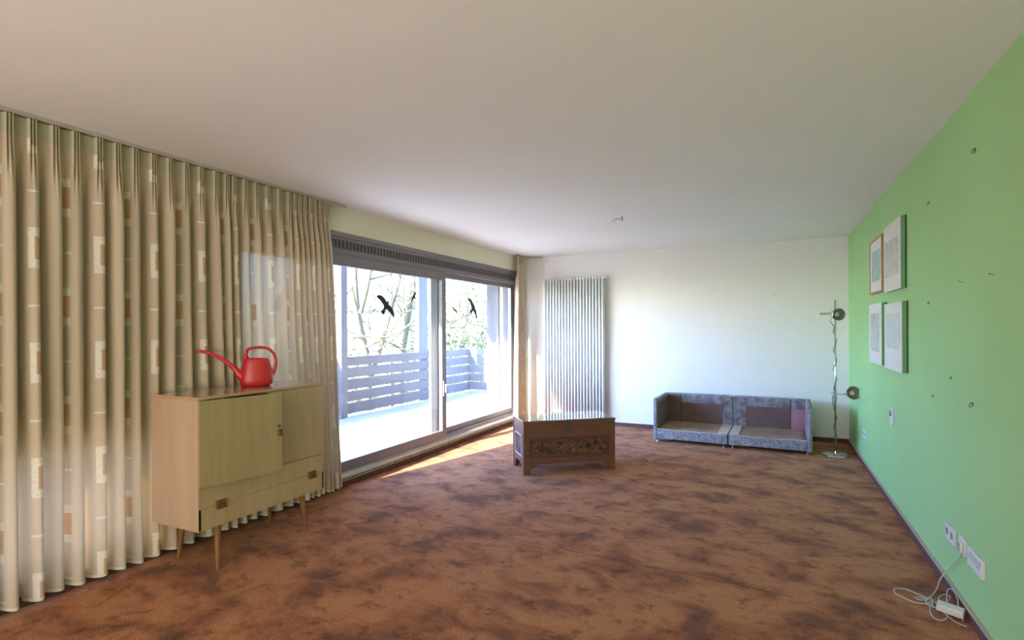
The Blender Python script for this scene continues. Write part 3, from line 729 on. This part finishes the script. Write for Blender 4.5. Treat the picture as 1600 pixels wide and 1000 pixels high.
picture(5.235, 5.82, 1.088, 1.602, .036, 'box', 2, 'lower left frameless box picture with a dark grey-blue tree sketch', (.15, .87), (.20, .84))
picture(4.50, 5.12, 1.080, 1.580, .034, 'box', 3, 'lower right frameless box picture with a very pale blue-grey sketch', (.14, .88), (.32, .84))

# ------------------------------------------------------------ sockets, switch, intercom panel
def plate(name, y0, y1, z0_, z1_, label, cat, holes=0, th=.011, group=None):
    p = empty(name, (RX, (y0 + y1) / 2, (z0_ + z1_) / 2)); tag(p, label, cat, group)
    hw, hh = (y1 - y0) / 2, (z1_ - z0_) / 2
    child(MB().box(-th, -.0005, -hw, hw, -hh, hh), 'face_plate', M['white_plastic'], p, bevel=.002)
    for k in range(holes):
        cy = -hw + (2 * k + 1) * hw / holes
        s = MB(); s.lathe([(.019, 0), (.021, .0015), (.017, .002)], 24, (-th - .0005, cy, 0), (-1, 0, 0), closed=True)
        q = child(s, 'socket_insert', M['grey_plastic'], p)
        for dz in (-.008, .008): child(MB().lathe([(0.0035, 0), (.0035, .001)], 10, (-th - .0028, cy, dz), (-1, 0, 0), closed=True), 'socket_hole', M['black'], q)
    return p
g_s = 'white wall sockets on the green wall'
plate('wall_socket', 3.452, 3.618, .270, .352, 'white double wall socket on the green wall, left of the plugged-in one', 'socket', 2, group=g_s)
sp_ = plate('wall_socket', 3.292, 3.382, .280, .360, 'white single wall socket holding the adapter plug above the white cable', 'socket', 0, group=g_s)
plate('wall_socket', 6.30, 6.48, .292, .368, 'small white wall socket low on the green wall near the floor lamp', 'socket', 2, th=.009, group=g_s)
ip = plate('connection_panel', 3.048, 3.245, .270, .355, 'wide white connection panel with a row of slots, rightmost on the green wall', 'panel', 0, th=.013)
sl = MB()
for k in range(6): sl.box(-.0145, -.013, .055 - k * .025, .059 - k * .025, .008, .028)
sl.box(-.0145, -.013, -.078, -.068, .008, .024); sl.box(-.0142, -.013, -.07, .08, .000, .002); sl.box(-.0142, -.013, -.07, -.03, -.010, -.004)
child(sl, 'slot_marks', M['grey_plastic'], ip)
tp = empty('rotary_switch', (RX, 5.02, .70)); tag(tp, 'narrow white upright switch plate with a round knob, midway along the green wall', 'switch')
child(MB().box(-.012, -.0005, -.04, .04, -.068, .068), 'face_plate', M['white_plastic'], tp, bevel=.006)
child(MB().lathe([(.024, 0), (.022, .012), (.0, .014)], 24, (-.012, 0, .030), (-1, 0, 0)), 'knob', M['grey_plastic'], tp)
child(MB().box(-.020, -.012, -.012, .018, -.055, -.012), 'rocker', M['white_plastic'], tp, bevel=.004)

# ------------------------------------------------------------ extension cable with adapter
ex = empty('extension_cable', (.76, 3.30, 0)); tag(ex, 'pale tangled power cable with a white socket block on the carpet by the green wall', 'cable')
def ech(mb, name, m, **k):
    o = mb.build(name, m, **k); o.parent = ex; o.matrix_parent_inverse = Matrix.Translation(ex.location).inverted(); return o
pg = MB(); pg.prism([(3.300, .294), (3.342, .294), (3.342, .342), (3.300, .342)], 'X', RX - .026, RX - .0115)
pl_ = ech(pg, 'plug', M['white_plastic'], bevel=.006)
g_ = MB().box(RX - .0275, RX - .0255, 3.306, 3.334, .298, .338).build('plug_grip', M['grey_plastic'], pl_)
def up(pts, z=.006): return [(x, y, z + .004 * math.sin(i * 1.3) ** 2) for i, (x, y) in enumerate(pts)]
cbl = [(RX - .018, 3.312, .295), (RX - .020, 3.31, .285), (RX - .015, 3.36, .245), (RX - .012, 3.46, .18), (RX - .016, 3.55, .11), (.812, 3.55, .06), (.795, 3.535, .015), (.765, 3.47, .007), (.727, 3.388, .010),
       (.705, 3.345, .012), (.718, 3.31, .012), (.734, 3.366, .014), (.727, 3.392, .016)]
ech(MB().tube(catmull(cbl, 8), .0029, 8), 'cable', M['cord_white'], smooth=True)
lp = [(.727, 3.392), (.682, 3.423), (.65, 3.456), (.623, 3.459), (.589, 3.432), (.585, 3.39), (.601, 3.354), (.65, 3.317), (.697, 3.315), (.718, 3.33), (.736, 3.366), (.722, 3.381), (.682, 3.387), (.666, 3.369), (.68, 3.356), (.72, 3.37), (.73, 3.336), (.721, 3.293)]
ech(MB().tube(catmull(up(lp, .007), 7), .0029, 8), 'cable_loop', M['cord_white'], smooth=True)
lp = [(.721, 3.293), (.714, 3.328), (.707, 3.277), (.693, 3.198), (.703, 3.149), (.736, 3.163), (.762, 3.215), (.757, 3.263), (.732, 3.279), (.705, 3.295), (.704, 3.333), (.728, 3.375), (.747, 3.343), (.781, 3.428), (.812, 3.462), (.828, 3.44), (.800, 3.375), (.785, 3.32)]
ech(MB().tube(catmull(up(lp, .012), 7), .0029, 8), 'cable_loop', M['cord_white'], smooth=True)
lp = [(.785, 3.33, .03), (.815, 3.44, .045), (.832, 3.43, .06), (.835, 3.36, .05), (.825, 3.30, .03), (.828, 3.24, .012), (.815, 3.2, .008)]
ech(MB().tube(catmull(lp, 8), .0028, 8), 'cable_loop', M['cord_white'], smooth=True)
lp = [(.74, 3.29, .012), (.765, 3.225, .008), (.779, 3.18, .008), (.80, 3.16, .007), (.817, 3.15, .007)]
ech(MB().tube(catmull(lp, 6), .0026, 8), 'cable_loop', M['cord_white'], smooth=True)
bk = MB().box(-.052, .052, -.026, .026, 0, .034).build('socket_block', M['white_plastic'], ex, bevel=.006)
bk.location = (.022, -.045, .014); bk.rotation_euler = (radians(8), radians(4), radians(-22))
MB().box(-.05, .05, .018, .0275, .012, .016).build('groove', M['grey_plastic'], bk)

# ------------------------------------------------------------ hooks and nails
def hook(y, z, s, label, kind):
    if kind == 'hook':
        m_ = MB(); m_.box(RX - .003 * s, RX, y - .006 * s, y + .006 * s, z - .012 * s, z + .012 * s)
        m_.tube([(RX - .002, y, z + .006 * s), (RX - .012 * s, y - .004 * s, z + .004 * s), (RX - .017 * s, y - .004 * s, z - .008 * s), (RX - .012 * s, y - .004 * s, z - .016 * s), (RX - .006 * s, y - .004 * s, z - .012 * s)], .0022 * s, 6)
        o = m_.build('picture_hook', M['brass'])
    else:
        o = MB().tube([(RX + .002, y, z), (RX - .022 * s, y + .002, z + .008 * s), (RX - .026 * s, y + .002, z + .010 * s)], [.0018 * s, .0018 * s, .0035 * s], 6).build('nail', M['brass'])
    return tag(o, label, 'hook' if kind == 'hook' else 'nail', 'empty picture hooks and nails on the green wall')
hook(3.152, 2.213, .6 * 1.5, 'brass picture hook highest up on the green wall', 'hook')
hook(3.946, 2.138, .6 * 1.2, 'small brass picture hook above and right of the upper pictures', 'hook')
hook(3.334, 1.618, .6 * 1.3, 'bare nail in the green wall level with the gap between the picture rows', 'nail')
hook(2.926, 1.617, .6 * 1.3, 'bare nail in the green wall nearest the right edge of the photo', 'nail')
hook(3.956, 1.544, .6 * 1.0, 'small brass hook to the right of the lower right picture', 'hook')
hook(3.526, 1.133, .6 * 1.0, 'small brass hook below the row of nails, level with the lower pictures bottom edge', 'hook')
hook(3.869, 1.0, .6 * 1.0, 'small brass hook low on the green wall, right of the white switch', 'hook')
hook(3.204, 1.034, .6 * 1.5, 'larger brass hook lowest and furthest right on the green wall', 'hook')
for (x, z), lab in zip(((-1.38, 1.915), (-.688, 1.908), (.046, 1.808)), ('leftmost of three small nails in the white back wall', 'middle one of three small nails in the white back wall', 'rightmost and lowest of three small nails in the white back wall')):
    tag(MB().tube([(x, BY + .002, z), (x, BY - .020, z + .003), (x, BY - .022, z + .003)], [.0025, .0025, .0055], 8).build('nail', M['black']), lab, 'nail', 'nails in the white back wall')

# ceiling hook with a terminal block where a lamp hung
ch = empty('ceiling_outlet', (-1.329, 5.18, H)); tag(ch, 'small bare lamp hook and white terminal block on the ceiling', 'ceiling outlet')
child(MB().tube(catmull([(.03, 0, 0), (.03, 0, -.018), (.015, 0, -.026), (-.03, .0, -.024), (-.045, -.01, -.035)], 5), .0035, 6), 'lamp_wire', M['cord_grey'], ch)
child(MB().box(-.068, -.040, -.02, .0, -.058, -.036), 'terminal_block', M['white_plastic'], ch, bevel=.002)
child(MB().tube(catmull([(.03, .01, 0), (.034, .01, -.03), (.03, .0, -.045), (.02, .0, -.036)], 5), .003, 6), 'hook', M['brass'], ch)

# ------------------------------------------------------------ balcony
struct(MB().box(-5.80, LX - .16, -3.0, 12, -.12, .10).build('balcony_deck', M['deck']))
struct(MB().box(-4.05, LX - .16, -4.5, 5.4, 2.46, 2.62).box(-5.3, LX - .16, 5.4, 8.9, 2.46, 2.62).build('balcony_shade_slab', M['side_wall_light']))  # unseen slab set to cut the sun, widened to shade the outer wall
FX = -5.72
fn = empty('slatted_balustrade', (FX, 6.4, .1)); tag(fn, 'grey balcony balustrade of horizontal boards outside the sliding door', 'balustrade')
def fch(mb, name, m, par=fn, **k):
    o = mb.build(name, m, **k); o.parent = par; o.matrix_parent_inverse = Matrix.Translation(par.location).inverted(); return o
gz = [.129, .311, .484, .666, .843, .992]
for a, b_ in zip([.135] + [g + .014 for g in gz[1:-1]], [g - .014 for g in gz[1:-1]] + [.992]):
    fch(MB().box(FX - .012, FX + .012, -2.9, 9.77, a, b_), 'board', M['slat'], bevel=.003)
for a, b_ in zip([.135] + [g + .014 for g in gz[1:-1]], [g - .014 for g in gz[1:-1]] + [.992]):
    fch(MB().box(FX + .012, -4.7, 9.76, 9.785, a, b_), 'board', M['slat'], bevel=.003)
fch(MB().box(FX - .06, FX - .012, 7.20, 7.25, .1, .985), 'stile', M['slat'])
for yy in (9.70,): fch(MB().box(FX - .06, FX - .012, yy, yy + .05, .1, .985), 'stile', M['slat'])
def post(y0, y1, x0_, x1_, m, label):
    return tag(MB().box(x0_, x1_, y0, y1, .1, 3.3).build('balcony_post', m, bevel=.006), label, 'post', 'posts along the balcony edge')
post(5.93, 6.06, FX + .013, FX + .10, M['slat'], 'grey balcony post at the left end of the balustrade seen through the door')
post(5.80, 5.97, FX - .14, FX - .08, M['post'], 'pale post just left of the grey balcony post behind the balustrade')
post(8.02, 8.30, FX - .10, FX - .03, M['post'], 'wide white balcony post near the middle stile of the door')
post(8.43, 8.55, FX - .10, FX - .03, M['post'], 'narrow pale balcony post right beside the wide white one')
sw = MB(); sw.box(-4.66, -4.42, 8.6, 8.9, .1, 3.4); sw.cur = 1; sw.box(-4.42, -4.34, 8.64, 8.9, .1, 3.4); sw.cur = 0; sw.box(-4.34, -4.18, 8.62, 8.9, .1, 3.4); sw.cur = 1; sw.box(-4.18, LX - .1, 8.62, 8.9, .1, 3.4)
struct(sw.build('wall_outer', [M['side_wall'], M['side_wall_light']], bevel=.004))
struct(MB().box(LX - .16, LX - .1, BY, 8.62, .1, 2.6).build('wall_outer_return', M['side_wall_light']))

# ------------------------------------------------------------ garden, trees, houses
M['grass'] = plain('garden_grass', (.16, .2, .07), .95, var=.3, scale=.6)
M['bark'] = plain('pale_bark', (.125, .10, .05), .9, var=.3, scale=6)
M['twig'] = plain('grey_twig', (.07, .06, .045), .9, var=.2)
M['bud'] = plain('spring_buds', (.16, .18, .05), .8, var=.25, scale=3)
M['shrub'] = plain('shrub_leaves', (.12, .14, .05), .8, var=.35, scale=2)
M['shrub_pale'] = plain('pale_shrub_leaves', (.17, .18, .09), .8, var=.35, scale=2)
M['house'] = plain('house_render', (.28, .275, .27), .9, var=.04)
M['roof'] = plain('purple_grey_roof', (.11, .09, .115), .8, var=.12, scale=4)
M['brick'] = plain('red_brick', (.42, .16, .12), .9, var=.15)
M['win'] = plain('house_window', (.12, .15, .19), .2)
struct(MB().box(-60, -6.2, -25, 75, -5.2, -5.0).build('ground', M['grass']))
def blob_leaves(n, cen, rad, size, rnd, shell=.35):
    m_ = MB(); vs = []; fs = []
    for _ in range(n):
        d = Vector((rnd.gauss(0, 1), rnd.gauss(0, 1), rnd.gauss(0, 1))).normalized(); rr_ = rnd.uniform(shell, 1) ** .6
        p = Vector(cen) + Vector((d.x * rad[0] * rr_, d.y * rad[1] * rr_, d.z * rad[2] * rr_))
        p += Vector([noise.noise(p * .8 + Vector((k * 7, 0, 0))) * rad[0] * .35 for k in range(3)])
        a = Vector((rnd.gauss(0, 1), rnd.gauss(0, 1), rnd.gauss(0, 1))).normalized(); b_ = a.orthogonal().normalized(); s = size * rnd.uniform(.6, 1.3)
        k = len(vs); vs += [p - a * s, p + b_ * s * .6, p + a * s, p - b_ * s * .6]; fs.append((k, k + 1, k + 2, k + 3))
    return m_.add(vs, fs)
LIM = [0]
def grow(m_, tw, p, d, ln, r, depth, rnd, tips):
    pts = [p]; n = 5
    for i in range(n):
        d = (d + Vector((rnd.gauss(0, .13), rnd.gauss(0, .13), rnd.gauss(.03, .10)))).normalized()
        if pts[-1].x + d.x * ln / n > LIM[0]: d.x = -abs(d.x) - .2; d.normalize()
        pts.append(pts[-1] + d * ln / n)
    tgt = m_ if r > .012 else tw
    tgt.tube(pts, [r * (1 - .45 * i / n) for i in range(n + 1)], 6 if r > .03 else 4, caps=False)
    if depth == 0: tips.append(pts[-1]); return
    for k in range(rnd.choice((2, 3, 3)) + (1 if depth < 3 else 0)):
        q = pts[rnd.choice((2, 3, 4, 5))] if k else pts[-1]
        ax = Vector((rnd.gauss(0, 1), rnd.gauss(0, 1), rnd.gauss(0, .6))).normalized()
        nd = (d + ax * rnd.uniform(.5, .95)).normalized()
        grow(m_, tw, q, nd, ln * rnd.uniform(.55, .8), r * max(.45, min(.6, rnd.uniform(.45, .6))), depth - 1, rnd, tips)
def tree(limbs, base, seed, label, buds=4500, depth=3):
    rnd = random.Random(seed); t = empty('garden_tree', base); tag(t, label, 'tree', 'trees in the garden beyond the balcony')
    mb, tw, tips = MB(), MB(), []
    B = Vector(base); LIM[0] = -6.15 - B.x
    for pts, r0, r1, br in limbs:
        P = catmull([Vector(p) - B for p in pts], 5); n = len(P)
        mb.tube(P, [.68 * (r0 + (r1 - r0) * i / (n - 1)) for i in range(n)], 9, caps=False)
        for k in range(br):
            i = rnd.randint(int(n * .35), n - 1)
            ax = Vector((rnd.gauss(0, 1), rnd.gauss(0, 1), rnd.gauss(.1, .7))).normalized()
            grow(mb, tw, P[i], ax, rnd.uniform(.8, 1.7), rnd.uniform(.014, .03), depth, rnd, tips)
    mb.build('trunk', M['bark'], t, smooth=True); tw.build('twigs', M['twig'], t)
    lf = MB(); vs = []; fs = []
    for _ in range(buds):
        p = rnd.choice(tips) + Vector((rnd.gauss(0, .16), rnd.gauss(0, .16), rnd.gauss(0, .16)))
        a = Vector((rnd.gauss(0, 1), rnd.gauss(0, 1), rnd.gauss(0, 1))).normalized(); b_ = a.orthogonal().normalized(); s = rnd.uniform(.008, .016); k = len(vs)
        vs += [p - a * s, p + b_ * s * .6, p + a * s, p - b_ * s * .6]; fs.append((k, k + 1, k + 2, k + 3))
    lf.add(vs, fs).build('buds', M['bud'], t)
TA = Vector((-7.6, 8.6, 0))
def off(c, du, dz, dd=0):   # du to the right across the view, dz up, dd away from the house
    rx, ry = .75, .66
    return (c.x + du * rx - dd * .66, c.y + du * ry + dd * .75, dz)
a = TA
tree([([off(a, .1, -5.0), off(a, .05, -2), off(a, .10, .4), off(a, .0, 1.2, .1), off(a, -.12, 2.0, .1), off(a, -.16, 3.0, .2), off(a, -.2, 4.2, .3)], .20, .07, 5),
      ([off(a, -.02, 1.75), off(a, .12, 2.3, -.1), off(a, .22, 3.0, -.2), off(a, .35, 4.0, -.3)], .07, .04, 4),
      ([off(a, .1, .2), off(a, .35, .9, .2), off(a, .55, 1.6, .3), off(a, .8, 2.5, .4), off(a, 1.0, 3.4, .5)], .08, .04, 6),
      ([off(a, .0, 1.0), off(a, -.5, 1.25, .3), off(a, -1.0, 1.6, .5), off(a, -1.5, 2.2, .8)], .05, .02, 4),
      ([off(a, .1, 1.05), off(a, .5, 1.25, -.2), off(a, .95, 1.5, -.3), off(a, 1.5, 2.2, -.5)], .05, .02, 5)],
     off(a, .1, -5.0), 3, 'bare pale-barked tree with forked trunk, left one seen through the left pane')
b = Vector((-7.6, 9.9, 0))
tree([([off(b, -.2, -5.0), off(b, -.15, -2), off(b, .0, .6), off(b, .12, 1.4), off(b, .28, 2.3, .1), off(b, .4, 3.3, .2)], .16, .07, 6),
      ([off(b, -.1, .4), off(b, .3, .9, -.3), off(b, .75, 1.3, -.5), off(b, 1.3, 1.7, -.7)], .06, .03, 5),
      ([off(b, .0, .8), off(b, -.45, 1.1, .3), off(b, -.9, 1.7, .5)], .05, .02, 4)],
     off(b, -.2, -5.0), 8, 'bare slanting pale tree just left of the white balcony post')
c_ = Vector((-9.5, 15.5, 0))
tree([([off(c_, .0, -5.0), off(c_, .1, -2), off(c_, .0, .6), off(c_, .3, 2.0), off(c_, .2, 3.6)], .16, .06, 9),
      ([off(c_, .0, .2), off(c_, .8, 1.3), off(c_, 1.8, 2.6)], .08, .03, 7), ([off(c_, .0, .0), off(c_, -.9, 1.3), off(c_, -1.6, 2.8)], .07, .03, 7)],
     off(c_, 0, -5.0), 12, 'twiggy budding tree seen through the right pane', buds=11000)
rnd = random.Random(5)
for i, (x, y, z, rx_, rz_, m, n, lab) in enumerate([
    (-12, 12.5, -1.6, 1.9, 2.6, 'shrub_pale', 5500, 'pale green shrub low behind the forked tree'),
    (-11, 16, -1.2, 1.8, 3.0, 'shrub', 5500, 'green shrub behind the slanting tree and white post'),
    (-9.5, 19, -.6, 2.2, 3.4, 'shrub', 9000, 'large yellow-green shrub behind the budding tree in the right pane'),
    (-12.5, 22, 1.0, 2.6, 3.6, 'shrub_pale', 9000, 'tall pale green bush farthest away in the right pane'),
    (-14.5, 9.5, -2.0, 1.8, 2.4, 'shrub', 4000, 'green shrub at the far left behind the grey balcony post')]):
    t = empty('shrub', (x, y, -5)); tag(t, lab, 'shrub', 'garden shrubs beyond the balcony')
    blob_leaves(n, (0, 0, z + 5), (rx_, rx_, rz_), .075, rnd).build('foliage', M[m], t)
    sm_ = MB()
    for k in range(5): sm_.tube([(.1 * k - .2, 0, 0), ((k - 2) * .25, .2 * (k % 2), 2.0), ((k - 2) * .6, .3 * (k % 3), z + 4.6)], [.06, .045, .02], 6)
    sm_.build('stems', M['twig'], t)
def house(x, y, rz, w_, d_, ze, zr, label, wins, roofm='roof'):
    h = empty('house', (x, y, -5), rz); tag(h, label, 'house', 'houses across the garden')
    ze += 5; zr += 5
    b_ = MB(); b_.box(0, w_, 0, d_, 0, ze); b_.prism([(0, ze), (d_ / 2, zr - .1), (d_, ze)], 'X', 0, w_); child(b_, 'walls', M['house'], h)
    r = MB()
    r.add([(-.4, -.5, ze - .35), (w_ + .4, -.5, ze - .35), (w_ + .4, d_ / 2, zr), (-.4, d_ / 2, zr), (-.4, d_ + .5, ze - .35), (w_ + .4, d_ + .5, ze - .35),
           (-.4, -.5, ze - .2), (w_ + .4, -.5, ze - .2), (w_ + .4, d_ / 2, zr + .15), (-.4, d_ / 2, zr + .15), (-.4, d_ + .5, ze - .2), (w_ + .4, d_ + .5, ze - .2)],
          [(0, 1, 2, 3), (3, 2, 5, 4), (6, 7, 8, 9), (9, 8, 11, 10), (0, 1, 7, 6), (4, 5, 11, 10), (0, 3, 9, 6), (1, 2, 8, 7), (3, 4, 10, 9), (2, 5, 11, 8)])
    child(r, 'roof', M[roofm], h)
    child(MB().box(w_ * .3, w_ * .3 + .7, d_ / 2 - .4, d_ / 2 + .4, zr - .8, zr + 1.0), 'chimney', M['brick'], h)
    for (a_, c0) in wins: child(MB().box(a_, a_ + 1.2, -.04, .02, c0, c0 + 1.3), 'window', M['win'], h)
hr_ = radians(25)
house(-29, 25, hr_, 8, 8, 3.0, 6.2, 'pale house with purple-grey roof seen between the trees', [(1, 5.0), (3.5, 5.0), (6, 5.0), (1, 2.0), (3.5, 2.0)])
house(-35, 11.5, hr_, 6.5, 8, 2.2, 5.2, 'white house with red chimney behind the forked tree', [(.8, 4.6), (3.5, 4.6)])
